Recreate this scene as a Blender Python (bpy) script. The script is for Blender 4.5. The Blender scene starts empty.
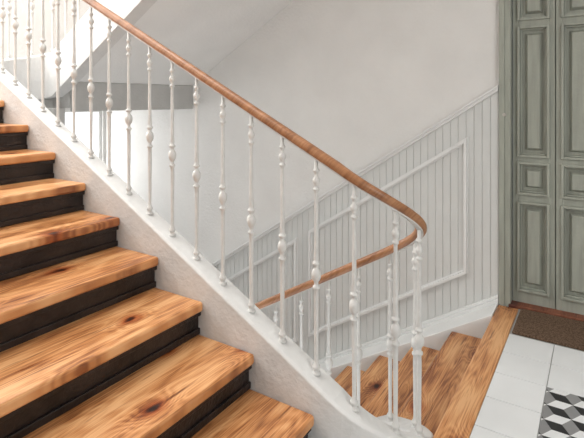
import bpy, bmesh, math
from mathutils import Vector, Matrix
sc = bpy.context.scene
try:
    sc.view_settings.view_transform = 'Standard'
except Exception: pass

# ------------------------------------------------------------ materials
def newmat(name):
    m = bpy.data.materials.new(name); m.use_nodes = True
    nt = m.node_tree; b = nt.nodes['Principled BSDF']
    return m, nt, b
def N(nt, t, **kw):
    n = nt.nodes.new(t)
    for k, v in kw.items():
        if k in n.inputs: n.inputs[k].default_value = v
        else: setattr(n, k, v)
    return n
def paint(name, col, rough=0.5, var=0.06, scale=6, bump=0.05, bscale=60, spec=0.4, stretch=(1,1,1)):
    m, nt, b = newmat(name); L = nt.links.new
    tc = N(nt, 'ShaderNodeTexCoord')
    mp = N(nt, 'ShaderNodeMapping'); mp.inputs['Scale'].default_value = stretch
    L(tc.outputs['Object'], mp.inputs['Vector'])
    no = N(nt, 'ShaderNodeTexNoise', Scale=scale, Detail=5.0)
    L(mp.outputs[0], no.inputs['Vector'])
    r = N(nt, 'ShaderNodeValToRGB')
    r.color_ramp.elements[0].position = .3; r.color_ramp.elements[1].position = .7
    r.color_ramp.elements[0].color = tuple(c*(1-var) for c in col)+(1,)
    r.color_ramp.elements[1].color = tuple(min(1,c*(1+var)) for c in col)+(1,)
    L(no.outputs['Fac'], r.inputs['Fac']); L(r.outputs['Color'], b.inputs['Base Color'])
    n2 = N(nt, 'ShaderNodeTexNoise', Scale=bscale, Detail=4.0)
    L(tc.outputs['Object'], n2.inputs['Vector'])
    bp = N(nt, 'ShaderNodeBump', Strength=bump*4, Distance=0.01)
    L(n2.outputs['Fac'], bp.inputs['Height']); L(bp.outputs['Normal'], b.inputs['Normal'])
    b.inputs['Roughness'].default_value = rough
    b.inputs['Specular IOR Level'].default_value = spec
    return m
def wood(name, light, mid, dark, rough=0.3, knots=True, kscale=1.75):
    m, nt, b = newmat(name); L = nt.links.new
    def M(op, a, b_=None, c=None):
        n = N(nt, 'ShaderNodeMath', operation=op)
        for i, v in enumerate((a, b_, c)):
            if v is None: continue
            if isinstance(v, (int, float)): n.inputs[i].default_value = v
            else: L(v, n.inputs[i])
        return n.outputs[0]
    tc = N(nt, 'ShaderNodeTexCoord')
    sp = N(nt, 'ShaderNodeSeparateXYZ'); L(tc.outputs['Object'], sp.inputs[0])
    X, Y, Z = sp.outputs
    seed = M('CEIL', M('MULTIPLY_ADD', Z, 1/.171, -.03)) if knots else M('MULTIPLY', Z, .5)
    cx = M('MULTIPLY_ADD', seed, 1.37, X); cy = M('MULTIPLY_ADD', seed, 2.91, M('MULTIPLY', Y, 1.7))
    cb = N(nt, 'ShaderNodeCombineXYZ'); L(cx, cb.inputs[0]); L(cy, cb.inputs[1])
    base = cb.outputs[0]
    dn = N(nt, 'ShaderNodeTexNoise', Scale=9.0, Detail=3.0); L(base, dn.inputs['Vector'])
    mx = N(nt, 'ShaderNodeMix', data_type='VECTOR'); mx.inputs[0].default_value = .06
    L(base, mx.inputs[4]); L(dn.outputs['Color'], mx.inputs[5])
    vo = N(nt, 'ShaderNodeTexVoronoi', Scale=kscale, voronoi_dimensions='2D'); L(mx.outputs[1], vo.inputs['Vector'])
    mp2 = N(nt, 'ShaderNodeMapping'); mp2.inputs['Scale'].default_value = (.5, 2.4, 1)
    L(base, mp2.inputs['Vector'])
    n1 = N(nt, 'ShaderNodeTexNoise', Scale=1.3, Detail=2.0); L(mp2.outputs[0], n1.inputs['Vector'])
    kf = N(nt, 'ShaderNodeMapRange'); kf.interpolation_type='SMOOTHSTEP'
    kf.inputs[1].default_value = 0; kf.inputs[2].default_value = .30
    kf.inputs[3].default_value = 1; kf.inputs[4].default_value = 0
    L(vo.outputs['Distance'], kf.inputs[0])
    ph = M('ADD', M('MULTIPLY', n1.outputs['Fac'], 2.4), M('MULTIPLY', kf.outputs[0], .5))
    ph = M('ADD', ph, M('MULTIPLY', Y, 1.6))
    sn = M('SINE', M('MULTIPLY', ph, 52.0))
    mp3 = N(nt, 'ShaderNodeMapping'); mp3.inputs['Scale'].default_value = (2.5, 60, 1)
    L(base, mp3.inputs['Vector'])
    n3 = N(nt, 'ShaderNodeTexNoise', Scale=1.5, Detail=4.0); L(mp3.outputs[0], n3.inputs['Vector'])
    mp4 = N(nt, 'ShaderNodeMapping'); mp4.inputs['Scale'].default_value = (1.0, 3.2, 1)
    L(base, mp4.inputs['Vector'])
    n4 = N(nt, 'ShaderNodeTexNoise', Scale=2.2, Detail=5.0); L(mp4.outputs[0], n4.inputs['Vector'])
    v = M('MULTIPLY_ADD', sn, .038, M('MULTIPLY', n3.outputs['Fac'], .40))
    v = M('ADD', v, M('MULTIPLY', n4.outputs['Fac'], .60))
    v = M('SUBTRACT', v, M('MULTIPLY', kf.outputs[0], .07))
    if knots:
        wn_ = N(nt, 'ShaderNodeTexWhiteNoise', noise_dimensions='1D'); L(seed, wn_.inputs['W'])
        v = M('ADD', v, M('MULTIPLY_ADD', wn_.outputs['Value'], .06, -.035))
    r = N(nt, 'ShaderNodeValToRGB')
    e = r.color_ramp.elements
    e[0].position = .36; e[0].color = dark+(1,)
    e[1].position = .61; e[1].color = light+(1,)
    k = e.new(.475); k.color = mid+(1,)
    L(v, r.inputs['Fac'])
    out = r.outputs['Color']
    if knots:
        kr = N(nt, 'ShaderNodeValToRGB'); q = kr.color_ramp.elements
        q[0].position = 0.028; q[0].color = (.05,.02,.01,1)
        q[1].position = .15; q[1].color = (1,1,1,1)
        w = q.new(.050); w.color = (.32,.14,.07,1)
        w2 = q.new(.066); w2.color = (.66,.40,.27,1)
        L(vo.outputs['Distance'], kr.inputs['Fac'])
        mm = N(nt, 'ShaderNodeMix', data_type='RGBA', blend_type='MULTIPLY'); mm.inputs[0].default_value = 1
        L(out, mm.inputs[6]); L(kr.outputs['Color'], mm.inputs[7]); out = mm.outputs[2]
        mp5 = N(nt, 'ShaderNodeMapping'); mp5.inputs['Scale'].default_value = (2.2, 16, 1); L(base, mp5.inputs['Vector'])
        n5 = N(nt, 'ShaderNodeTexNoise', Scale=1.4, Detail=5.0); L(mp5.outputs[0], n5.inputs['Vector'])
        cr = N(nt, 'ShaderNodeValToRGB'); q = cr.color_ramp.elements
        q[0].position=.30; q[0].color=(.25,.13,.08,1); q[1].position=.39; q[1].color=(1,1,1,1)
        L(n5.outputs['Fac'], cr.inputs['Fac'])
        m2 = N(nt, 'ShaderNodeMix', data_type='RGBA', blend_type='MULTIPLY'); m2.inputs[0].default_value = .85
        L(out, m2.inputs[6]); L(cr.outputs['Color'], m2.inputs[7]); out = m2.outputs[2]
    L(out, b.inputs['Base Color'])
    rr = N(nt, 'ShaderNodeMapRange'); rr.inputs[3].default_value = rough-.08; rr.inputs[4].default_value = rough+.16
    L(n4.outputs['Fac'], rr.inputs[0]); L(rr.outputs[0], b.inputs['Roughness'])
    bp = N(nt, 'ShaderNodeBump', Strength=.25, Distance=.004)
    L(n3.outputs['Fac'], bp.inputs['Height']); L(bp.outputs['Normal'], b.inputs['Normal'])
    return m

M_wall = paint('wall_plaster', (.74,.73,.71), .75, .03, 3, .12, 45)
M_wall2 = paint('soffit_plaster', (.80,.795,.78), .8, .03, 3, .06, 45)
M_string = paint('stringer_paint', (.67,.665,.65), .5, .05, 9, .10, 40)
M_iron = paint('baluster_paint', (.66,.652,.63), .42, .06, 30, .05, 90)
M_panel = paint('wainscot_paint', (.65,.66,.645), .45, .03, 5, .03, 60)
M_trim = paint('trim_paint', (.78,.785,.775), .4, .03, 8, .03, 60)
M_door = paint('door_paint', (.345,.36,.31), .42, .13, 9, .06, 50, stretch=(1,3,.35))
M_riser = paint('riser_paint', (.020,.014,.012), .38, .6, 8, .12, 50)
M_beam = paint('beam_paint', (.47,.465,.45), .6, .05, 8, .06, 50)
M_tread = wood('tread_pine', (.74,.41,.19), (.54,.235,.085), (.24,.08,.026), .28)
M_rail = wood('handrail_wood', (.42,.20,.092), (.33,.145,.062), (.22,.088,.034), .34, knots=False)
M_thresh = wood('threshold_wood', (.25,.09,.05), (.18,.06,.03), (.1,.03,.02), .5, knots=False)
M_mat = paint('coir', (.30,.195,.13), .95, .5, 120, .5, 300, .1)
M_tw = paint('tile_white', (.74,.75,.75), .28, .03, 5, .0, 60)
M_grout = paint('grout', (.42,.42,.41), .8, .05, 20, .05, 90)
M_tb = paint('tile_black', (.03,.03,.032), .3, .1, 10, 0, 60)
M_tg = paint('tile_grey', (.25,.25,.25), .3, .05, 10, 0, 60)
M_metal = paint('metal', (.5,.48,.44), .3, .03, 10, 0, 60)

# ------------------------------------------------------------ helpers
def link(o, parent=None, mat=None):
    sc.collection.objects.link(o)
    if parent: o.parent = parent
    if mat is not None:
        for mm in (mat if isinstance(mat, (list, tuple)) else [mat]): o.data.materials.append(mm)
    return o
def empty(name):
    e = bpy.data.objects.new(name, None); sc.collection.objects.link(e); e.empty_display_size=.1; return e
def addbox(bm, x0,x1,y0,y1,z0,z1, sl=0, sy=0, mi=0):
    vs=[]
    for z in (z0,z1):
        for (x,y) in ((x0,y0),(x1,y0),(x1,y1),(x0,y1)):
            vs.append(bm.verts.new((x,y,z+sl*(y-sy))))
    fs=[(3,2,1,0),(4,5,6,7),(0,1,5,4),(1,2,6,5),(2,3,7,6),(3,0,4,7)]
    out=[]
    for f in fs:
        g=bm.faces.new([vs[i] for i in f]); g.material_index=mi; out.append(g)
    return out
def fin(bm, name, mat, parent=None, bevel=0, smooth=False, seg=2):
    bmesh.ops.recalc_face_normals(bm, faces=bm.faces)
    me=bpy.data.meshes.new(name); bm.to_mesh(me); bm.free()
    o=bpy.data.objects.new(name, me); link(o,parent,mat)
    if bevel:
        b=o.modifiers.new('bevel','BEVEL'); b.width=bevel; b.segments=seg; b.limit_method='ANGLE'; b.angle_limit=math.radians(40)
    if smooth:
        for p in me.polygons: p.use_smooth=True
    return o
def boxes(name, lst, mat, parent=None, bevel=0):
    bm=bmesh.new()
    for l in lst: addbox(bm,*l)
    return fin(bm,name,mat,parent,bevel)
def prism(name, poly, z0, z1, mat, parent=None, bevel=0):
    bm=bmesh.new()
    a=[bm.verts.new((x,y,z0)) for x,y in poly]; b=[bm.verts.new((x,y,z1)) for x,y in poly]
    n=len(poly)
    bm.faces.new(a[::-1]); bm.faces.new(b)
    for i in range(n): bm.faces.new((a[i],a[(i+1)%n],b[(i+1)%n],b[i]))
    return fin(bm,name,mat,parent,bevel)
def sweep(name, path, prof, mat, parent=None, smooth=False, bevel=0):
    bm=bmesh.new(); rings=[]
    for i,p in enumerate(path):
        a=path[max(0,i-1)]; c=path[min(len(path)-1,i+1)]
        t=Vector((c[0]-a[0],c[1]-a[1],0)).normalized(); s=Vector((t.y,-t.x,0))
        pr = prof(i) if callable(prof) else prof
        rings.append([bm.verts.new((p[0]+s.x*u,p[1]+s.y*u,p[2]+v)) for u,v in pr])
    n=len(rings[0])
    for i in range(len(rings)-1):
        for j in range(n):
            bm.faces.new((rings[i][j],rings[i][(j+1)%n],rings[i+1][(j+1)%n],rings[i+1][j]))
    bm.faces.new(rings[0]); bm.faces.new(rings[-1][::-1])
    return fin(bm,name,mat,parent,bevel,smooth)

# ------------------------------------------------------------ dimensions
R=.171; RUN=.3275; Y0=1.04; SU=R/RUN
RD=.285; YD=.64; SD=R/RD
XW=3.90; YF=5.4; XL=-.1
XA=1.865; XB=2.40; CX=(XA+XB)/2; CR=(XB-XA)/2
YC=.96; YT=3.98; YU=4.10
def nos(y): return R+(y-Y0)*SU
# ------------------------------------------------------------ flights
stair=empty('staircase')
bm=bmesh.new()
for n in range(9):
    y=Y0+RUN*n; z=R*(n+1)
    addbox(bm, XL, 1.80, y, y+RUN+.045, z-.05, z)
for k in range(1,10):
    y=YD+RD*(k-1); z=-R*k
    addbox(bm, 2.455, 3.62, y-.03, y+RD, z-.05, z)
for k in range(1,10):
    y=YU-RD*(k-1); z=1.71+R*k
    addbox(bm, 2.455, 3.90, y-RD-.03, y, z-.045, z)
fin(bm,'treads',M_tread,stair,.014,seg=3)
boxes('landing_nosing',[(2.12,3.853,.50,.64,-.05,.004)],M_tread,stair,.008)
bm=bmesh.new()
for n in range(9):
    y=Y0+RUN*n+.035; z=R*n
    addbox(bm, XL, 1.80, y, y+.02, z, z+R-.045)
    addbox(bm, XL, 1.80, y-.018, y, z+R-.075, z+R-.05)
    addbox(bm, XL, 1.80, y-.012, y, z, z+.032)
y=Y0+RUN*9; addbox(bm, XL,1.80,y+.03,y+.05,R*9,R*10-.03)
for k in range(0,9):
    y=YD+RD*k-.035; addbox(bm,2.455,3.62,y-.02,y,-R*(k+1),-R*k-.045)
for k in range(0,9):
    y=YU-RD*k-.035; addbox(bm,2.455,3.90,y-.02,y,1.71+R*k,1.71+R*(k+1)-.045)
fin(bm,'risers',M_riser,stair,.004)
bm=bmesh.new()
addbox(bm, XL,1.80,1.10,3.99,-.22,-.05, SU,Y0)
fin(bm,'soffit_lower',M_wall2,stair)
bm=bmesh.new()
addbox(bm, 2.46,3.90,.62,3.2,-.40,-.24,-SD,.64)
fin(bm,'soffit_down',M_wall2,stair)
bm=bmesh.new()
addbox(bm, 2.46,3.90,1.15,3.90,1.67,1.72,-SD,3.90)
fin(bm,'soffit_upper',M_wall2,stair)
bm=bmesh.new()
addbox(bm,3.62,3.90,.64,3.2,-.35,.015,-SD,.64)
fin(bm,'wall_stringer',M_trim,stair,.005)

# ------------------------------------------------------------ well path
def lerp(a,b,t): return a+(b-a)*t
path=[]
ys=3.4
for i in range(25):
    y=lerp(ys,YC,i/24); path.append((XB,y,-.17-(y-YC)*.60, .755-(y-YC)*.575))
zc0=nos(YC)+.11; zr0=zc0+1.03
for i in range(1,24):
    t=i/24; a=-math.pi*t
    path.append((CX+CR*math.cos(a),YC+CR*math.sin(a), lerp(-.17,zc0,t**1.25), lerp(.755,zr0,t)))
for i in range(41):
    y=lerp(YC,YT,i/40); zc=nos(y)+.11; path.append((XA,y,zc,zc+1.03))
zt0=path[-1][2]; zt1=1.71+.24
for i in range(1,24):
    t=i/24; a=math.pi*(1-t)
    path.append((CX+CR*math.cos(a),YT+CR*math.sin(a), lerp(zt0,zt1,t), lerp(zt0,zt1,t)+1.03))
for i in range(31):
    y=lerp(YT,1.15,i/30); zc=zt1+(YT-y)*SD; path.append((XB,y,zc,zc+1.0))
H=.062
sweep('well_stringer',[(p[0],p[1],p[2]) for p in path],[(-H,0),(-H+.012,.012),(H-.012,.012),(H,0),(H,-.38),(-H,-.38)],M_string,stair,bevel=.004)
bal=empty('balustrade')
rp=[]
for i in range(16):
    a=2*math.pi*i/16; c,s=math.cos(a),math.sin(a)
    rp.append((.0275*math.copysign(abs(c)**.8,c), -.025+.024*math.copysign(abs(s)**.8,s)))
sweep('handrail',[(p[0],p[1],p[3]) for p in path],rp,M_rail,bal,smooth=True)
sweep('rail_bar',[(p[0],p[1],p[3]-.047) for p in path],[(-.012,0),(.012,0),(.012,-.008),(-.012,-.008)],M_iron,bal)
prof=[(0,.020),(.010,.020),(.013,.0125),(.022,.0115),(.028,.016),(.035,.0185),(.042,.016),(.050,.0105),(.070,.009),(.36,.0112),(.393,.010),(.398,.0165),(.409,.0165),(.413,.0095),(.430,.0105),(.438,.0165),(.449,.021),(.462,.0225),(.475,.021),(.486,.0165),(.494,.0095),(.506,.010),(.510,.0175),(.521,.0175),(.525,.010),(.538,.0125),(.575,.0102),(.84,.0082),(.85,.009),(.855,.0145),(.864,.0145),(.869,.0085),(.882,.0105),(.889,.0150),(.90,.0180),(.911,.0150),(.920,.0085),(.937,.0085),(.942,.0142),(.952,.0142),(.957,.0085),(1.0,.0085)]
bm=bmesh.new(); NS=14; rings=[]
for z,r in prof: rings.append([bm.verts.new((r*math.cos(2*math.pi*j/NS),r*math.sin(2*math.pi*j/NS),z)) for j in range(NS)])
for i in range(len(rings)-1):
    for j in range(NS): bm.faces.new((rings[i][j],rings[i][(j+1)%NS],rings[i+1][(j+1)%NS],rings[i+1][j]))
bm.faces.new(rings[0][::-1]); bm.faces.new(rings[-1])
bmesh.ops.recalc_face_normals(bm,faces=bm.faces)
bme=bpy.data.meshes.new('baluster'); bm.to_mesh(bme); bm.free(); bme.materials.append(M_iron)
for p in bme.polygons: p.use_smooth=True
S=[0]
for i in range(1,len(path)):
    S.append(S[-1]+math.hypot(path[i][0]-path[i-1][0],path[i][1]-path[i-1][1]))
def at(s):
    for i in range(1,len(S)):
        if s<=S[i]:
            t=(s-S[i-1])/max(1e-9,S[i]-S[i-1]); a,b=path[i-1],path[i]
            return [lerp(a[k],b[k],t) for k in range(4)]
    return path[-1]
iA=25+23; sref=S[iA]+(1.256-YC); sp=.184
s=sref-math.floor(sref/sp)*sp; cnt=0
while s<S[-1]:
    x,y,zc,zr=at(s)
    o=bpy.data.objects.new('baluster_%02d'%cnt,bme); sc.collection.objects.link(o); o.parent=bal
    z0=zc+.008; o.location=(x,y,z0); o.scale=(1,1,zr-.054-z0); cnt+=1; s+=sp

# ------------------------------------------------------------ landings / floor
prism('floor',[(-2.5,-3),(XW,-3),(XW,.637),(3.854,.637),(3.854,.50),(2.12,.50),(2.05,.66),(1.90,.80),(1.80,1.00),(1.80,1.10),(XL,1.10),(XL,.75),(-2.5,.75)],-.25,-.004,M_grout)
ts=.262
bm=bmesh.new(); g=.0022
def tile(x0,x1,y0,y1):
    addbox(bm,x0+g,x1-g,y0+g,y1-g,-.004,.0)
PY=.50-ts
x=3.42
while x>-2.4:
    tile(x-ts,x,PY,.50); x-=ts
for c in range(2):
    y=PY
    while y>-2.9:
        tile(3.42-ts*(c+1),3.42-ts*c,y-ts,y); y-=ts
y=-.64
while y>-2.9:
    tile(3.42,3.42+ts*.9,y-ts,y); tile(3.42+ts*.9,3.89,y-ts,y); y-=ts
x=1.79
while x>0:
    tile(x-ts,x,.50,.76); tile(x-ts,x,.76,1.02); x-=ts
fin(bm,'tile_floor',M_tw,None,.0012)
PX=3.42-2*ts
bm=bmesh.new(); a=.075
h=a*math.sqrt(3)/2
row=0; y=-3.0
vec=[Vector((a*math.sin(math.radians(60*k)),a*math.cos(math.radians(60*k)))) for k in range(6)]
while y<PY+a:
    x=-2.6+(h if row%2 else 0)
    while x<PX+a:
        c=Vector((x,y))
        for k,mi in ((0,0),(2,1),(4,2)):
            pts=[c,c+vec[k],c+vec[k+1],c+vec[(k+2)%6]]
            f=bm.faces.new([bm.verts.new((q.x,q.y,-.0005)) for q in pts]); f.material_index=mi
        x+=2*h
    y+=1.5*a; row+=1
for co,no in (((PX-.002,0,0),(1,0,0)),((0,PY-.002,0),(0,1,0)),((0,-2.9,0),(0,-1,0)),((-2.4,0,0),(-1,0,0))):
    bmesh.ops.bisect_plane(bm,geom=bm.verts[:]+bm.edges[:]+bm.faces[:],plane_co=co,plane_no=no,clear_outer=True)
for f in bm.faces:
    if f.normal.z<0: f.normal_flip()
me=bpy.data.meshes.new('patterned_tile_floor'); bm.to_mesh(me); bm.free()
link(bpy.data.objects.new('patterned_tile_floor',me),None,[M_tw,M_tg,M_tb])
bm=bmesh.new(); addbox(bm,3.43,3.85,-.60,.485,-.003,.014)
fin(bm,'doormat',M_mat,None,.006)

hl=[(XL,4.035),(1.80,4.035),(1.86,4.10),(1.95,4.20),(CX,4.24),(2.32,4.20),(2.42,4.10),(2.46,3.90),(XW,3.90),(XW,YF),(XL,YF)]
prism('floor_half_landing',hl,1.47,1.71,M_beam)
prism('floor_lower_landing',[(XL,3.25),(XW,3.25),(XW,YF),(XL,YF)],-1.95,-1.71,M_beam)
prism('floor_upper_landing',[(-2.5,-3),(XW,-3),(XW,1.05),(-2.5,1.05)],3.18,3.42,M_wall2)
prism('ceiling',[(-2.5,-3),(XW+.2,-3),(XW+.2,YF+.2),(-2.5,YF+.2)],5.4,5.5,M_wall2)
boxes('trim_beam',[(2.46,XW,3.84,3.90,1.44,1.70)],M_beam,None,.006)
boxes('support_post',[(2.335,2.455,3.96,4.08,-1.71,1.47)],M_beam,None,.008)

# ------------------------------------------------------------ walls
boxes('wall_right',[(XW,XW+.2,.637,YF+.2,-2.6,5.4)],M_wall)
boxes('wall_above_door',[(XW,XW+.2,-.70,.637,2.72,5.4)],M_wall)
boxes('wall_beyond_door',[(XW,XW+.2,-3,-.70,-.3,5.4)],M_wall)
W1=(2.45,3.86,.15,1.42); W2=(.3,2.1,2.5,4.4)
boxes('wall_far',[
 (XL-.2,W2[0],YF,YF+.2,-2.6,5.4),(W2[0],W2[1],YF,YF+.2,-2.6,W2[2]),(W2[0],W2[1],YF,YF+.2,W2[3],5.4),
 (W2[1],W1[0],YF,YF+.2,-2.6,5.4),(W1[0],W1[1],YF,YF+.2,-2.6,W1[2]),(W1[0],W1[1],YF,YF+.2,W1[3],5.4),(W1[1],XW,YF,YF+.2,-2.6,5.4)],M_wall)
for i,w in enumerate((W1,W2)):
    e=empty('window_%d'%(i+1)); x0,x1,z0,z1=w; f=.035; yy=YF+.03
    xm=(x0+x1)/2-.05
    boxes('window_frame_%d'%(i+1),[(x0,x0+f,yy,yy+.04,z0,z1),(x1-f,x1,yy,yy+.04,z0,z1),(x0+f,x1-f,yy,yy+.04,z0,z0+f),(x0+f,x1-f,yy,yy+.04,z1-f,z1),(xm-.02,xm+.02,yy,yy+.04,z0+f,z1-f)],M_trim,e,.004)
boxes('wall_left',[(XL-.2,XL,.75,YF+.2,-2.6,5.4)],M_wall)
boxes('wall_near_left',[(-2.5,XL-.2,.75,.95,-.3,5.4)],M_wall)
boxes('wall_hall',[(-2.7,-2.5,-3,.95,-.3,5.4)],M_wall)
boxes('wall_back',[(-2.7,XW+.2,-3.2,-3,-.3,5.4)],M_wall)

# ------------------------------------------------------------ wainscoting
wn=empty('wainscoting')
YK=3.55
def T(y): return 1.645-.655*(min(y,YK)-.64)
def Sk(y): return .060-.613*(min(y,YK)-.64)
def slab(bm,x0,x1,ya,yb,fb,ft):
    vs=[]
    for x in (x0,x1):
        for (y,f) in ((ya,fb),(yb,fb),(yb,ft),(ya,ft)): vs.append(bm.verts.new((x,y,f(y))))
    for f in [(0,1,2,3),(7,6,5,4),(0,4,5,1),(1,5,6,2),(2,6,7,3),(3,7,4,0)]: bm.faces.new([vs[i] for i in f])
bm=bmesh.new(); y=.64; bw=.060
while y<5.3:
    yb=min(y+bw-.004,YF)
    slab(bm,3.880,3.899,y,yb,lambda v:Sk(v)-.02,lambda v:T(v)-.01); y+=bw
fin(bm,'boards',M_panel,wn,.002,seg=1)
bm=bmesh.new(); slab(bm,3.886,3.899,.64,YK,lambda v:Sk(v)-.02,lambda v:T(v)-.01); slab(bm,3.886,3.899,YK,YF,lambda v:Sk(v)-.02,lambda v:T(v)-.01)
fin(bm,'backing',M_panel,wn)
bm=bmesh.new()
for ya,yb in ((.64,YK),(YK,YF)):
    slab(bm,3.862,3.899,ya,yb,lambda v:T(v)-.035,T); slab(bm,3.845,3.899,ya,yb,lambda v:T(v)-.008,lambda v:T(v)+.010)
fin(bm,'cap_rail',M_trim,wn,.004)
bm=bmesh.new()
for ya,yb in ((.64,YK),(YK,YF)):
    slab(bm,3.872,3.899,ya,yb,lambda v:Sk(v)-.20,Sk); slab(bm,3.858,3.899,ya,yb,lambda v:Sk(v)-.045,lambda v:Sk(v)-.015)
    slab(bm,3.866,3.899,ya,yb,lambda v:Sk(v)-.015,lambda v:Sk(v)+.012)
fin(bm,'skirting',M_trim,wn,.004)
pt=lambda v:T(v)-.245
pb=lambda v:Sk(v)+.265
bm=bmesh.new()
def bar4(c0,c1,c2,c3,xx):
    vs=[bm.verts.new((x,p[0],p[1])) for x in (xx,3.884) for p in (c0,c1,c2,c3)]
    for f in [(0,1,2,3),(7,6,5,4),(0,4,5,1),(1,5,6,2),(2,6,7,3),(3,7,4,0)]: bm.faces.new([vs[i] for i in f])
def frame(ya,yb,mw,off,xx):
    ya+=off; yb-=off
    t0=lambda v:pt(v)-off; b0=lambda v:pb(v)+off
    O=[(ya,b0(ya)),(yb,b0(yb)),(yb,t0(yb)),(ya,t0(ya))]
    a2,b2=ya+mw,yb-mw; mv=mw*1.15
    I=[(a2,b0(a2)+mv),(b2,b0(b2)+mv),(b2,t0(b2)-mv),(a2,t0(a2)-mv)]
    for i in range(4):
        j=(i+1)%4; bar4(O[i],O[j],I[j],I[i],xx)
for ya,yb in ((.86,2.31),(2.43,3.52)):
    frame(ya,yb,.040,0,3.870); frame(ya,yb,.018,.010,3.850)
fin(bm,'mouldings',M_trim,wn)

# ------------------------------------------------------------ door
d=empty('door_1')
DX=3.945; ya,yb=.555,-.595; top=2.60
cw=(ya-yb)/4
st=.042
rails=[(0,.115),(.775,.838),(1.072,1.120),(2.085,2.14),(2.52,top)]
openz=[(.115,.775),(.838,1.072),(1.120,2.085),(2.14,2.52)]
bm=bmesh.new()
addbox(bm,DX+.034,DX+.05,yb,ya,0.0,top)
for c in range(4):
    y1=ya-cw*c; y0=y1-cw
    gg=.003
    addbox(bm,DX,DX+.036,y1-st,y1-gg,0.01,top); addbox(bm,DX,DX+.036,y0+gg,y0+st,0.01,top)
    for z0,z1 in rails: addbox(bm,DX,DX+.036,y0+st,y1-st,max(z0,.01),z1)
fin(bm,'leaves',M_door,d,.002,seg=1)
bm=bmesh.new()
def ring(bm,yl,yh,zl,zh,w,x0,x1):
    addbox(bm,x0,x1,yl,yl+w,zl,zh); addbox(bm,x0,x1,yh-w,yh,zl,zh)
    addbox(bm,x0,x1,yl+w,yh-w,zl,zl+w); addbox(bm,x0,x1,yl+w,yh-w,zh-w,zh)
for c in range(4):
    y1=ya-cw*c-st; y0=ya-cw*(c+1)+st
    for zl,zh in openz:
        ring(bm,y0-.006,y1+.006,zl-.006,zh+.006,.018,DX-.022,DX+.03)
        ring(bm,y0+.012,y1-.012,zl+.012,zh-.012,.012,DX+.006,DX+.036)
        q=.044; a0,a1,b0,b1=y0+q,y1-q,zl+q,zh-q
        o=.018
        v=[bm.verts.new(p) for p in ((DX+.035,a0,b0),(DX+.035,a1,b0),(DX+.035,a1,b1),(DX+.035,a0,b1),(DX+.002,a0+o,b0+o),(DX+.002,a1-o,b0+o),(DX+.002,a1-o,b1-o),(DX+.002,a0+o,b1-o))]
        for f in ((0,1,5,4),(1,2,6,5),(2,3,7,6),(3,0,4,7),(4,5,6,7)): bm.faces.new([v[i] for i in f])
fin(bm,'panel_mouldings',M_door,d,.003)
boxes('meeting_astragal',[(DX-.012,DX,-.035,-.005,.01,top)],M_door,d,.004)
bm=bmesh.new(); bmesh.ops.create_uvsphere(bm,u_segments=16,v_segments=10,radius=.03,matrix=Matrix.Translation((DX-.05,-.06,1.0)))
addbox(bm,DX-.03,DX,-.07,-.05,.99,1.01)
fin(bm,'door_knob',M_metal,d,smooth=False)
boxes('door_casing',[(3.868,4.0,.557,.60,-.002,2.68),(3.857,4.0,.598,.636,-.002,2.72),(3.868,4.0,-.66,-.597,0,2.68),(3.857,4.0,-.699,-.655,0,2.72),(3.868,4.0,-.60,.56,2.602,2.68),(3.857,4.0,-.70,.636,2.675,2.719)],M_door,d,.004)
boxes('threshold',[(3.862,3.96,-.60,.57,-.004,.022)],M_thresh,d,.004)
bm=bmesh.new()
bmesh.ops.create_cone(bm,cap_ends=True,segments=16,radius1=.016,radius2=.012,depth=.012,matrix=Matrix.Translation((3.862,.600,1.43))@Matrix.Rotation(math.radians(-90),4,'Y'))
fin(bm,'doorbell_button',M_metal,d)

# ------------------------------------------------------------ lights
def area(name,loc,tgt,sx,sy,p,col=(1,1,1)):
    l=bpy.data.lights.new(name,'AREA'); l.shape='RECTANGLE'; l.size=sx; l.size_y=sy; l.energy=p; l.color=col
    o=bpy.data.objects.new(name,l); sc.collection.objects.link(o); o.location=loc
    o.rotation_euler=(Vector(tgt)-Vector(loc)).to_track_quat('-Z','Y').to_euler(); return o
area('window_light_high',(1.2,5.3,3.45),(1.5,1.0,.6),1.7,1.8,125,(1,.99,.97))
area('window_light_low',(3.1,5.75,.8),(3.0,3.0,.2),1.2,1.1,24,(1,.985,.96))
area('stairwell_fill',(1.6,3.0,5.3),(1.6,2.8,0),2.6,2.6,140,(1,.998,.985))  # overhead fill lamp added below the closed ceiling to brighten the stairwell
area('hall_fill',(.2,-2.6,2.3),(3.0,1.6,.8),2.0,1.5,78,(1,.995,.98))  # unseen fill lamp added behind the camera to even out the light
w=bpy.data.worlds.new('world'); sc.world=w; w.use_nodes=True
w.node_tree.nodes['Background'].inputs[0].default_value=(.95,.975,1,1)
w.node_tree.nodes['Background'].inputs[1].default_value=2.2

# ------------------------------------------------------------ camera
cd=bpy.data.cameras.new('camera'); cam=bpy.data.objects.new('camera',cd); sc.collection.objects.link(cam)
cam.location=(0,0,1.54)
cam.rotation_euler=Vector((.8406,.5417,0)).to_track_quat('-Z','Y').to_euler()
cd.sensor_width=36; cd.lens=477/584*36; cd.shift_y=-119/584; cd.clip_start=.05
sc.camera=cam
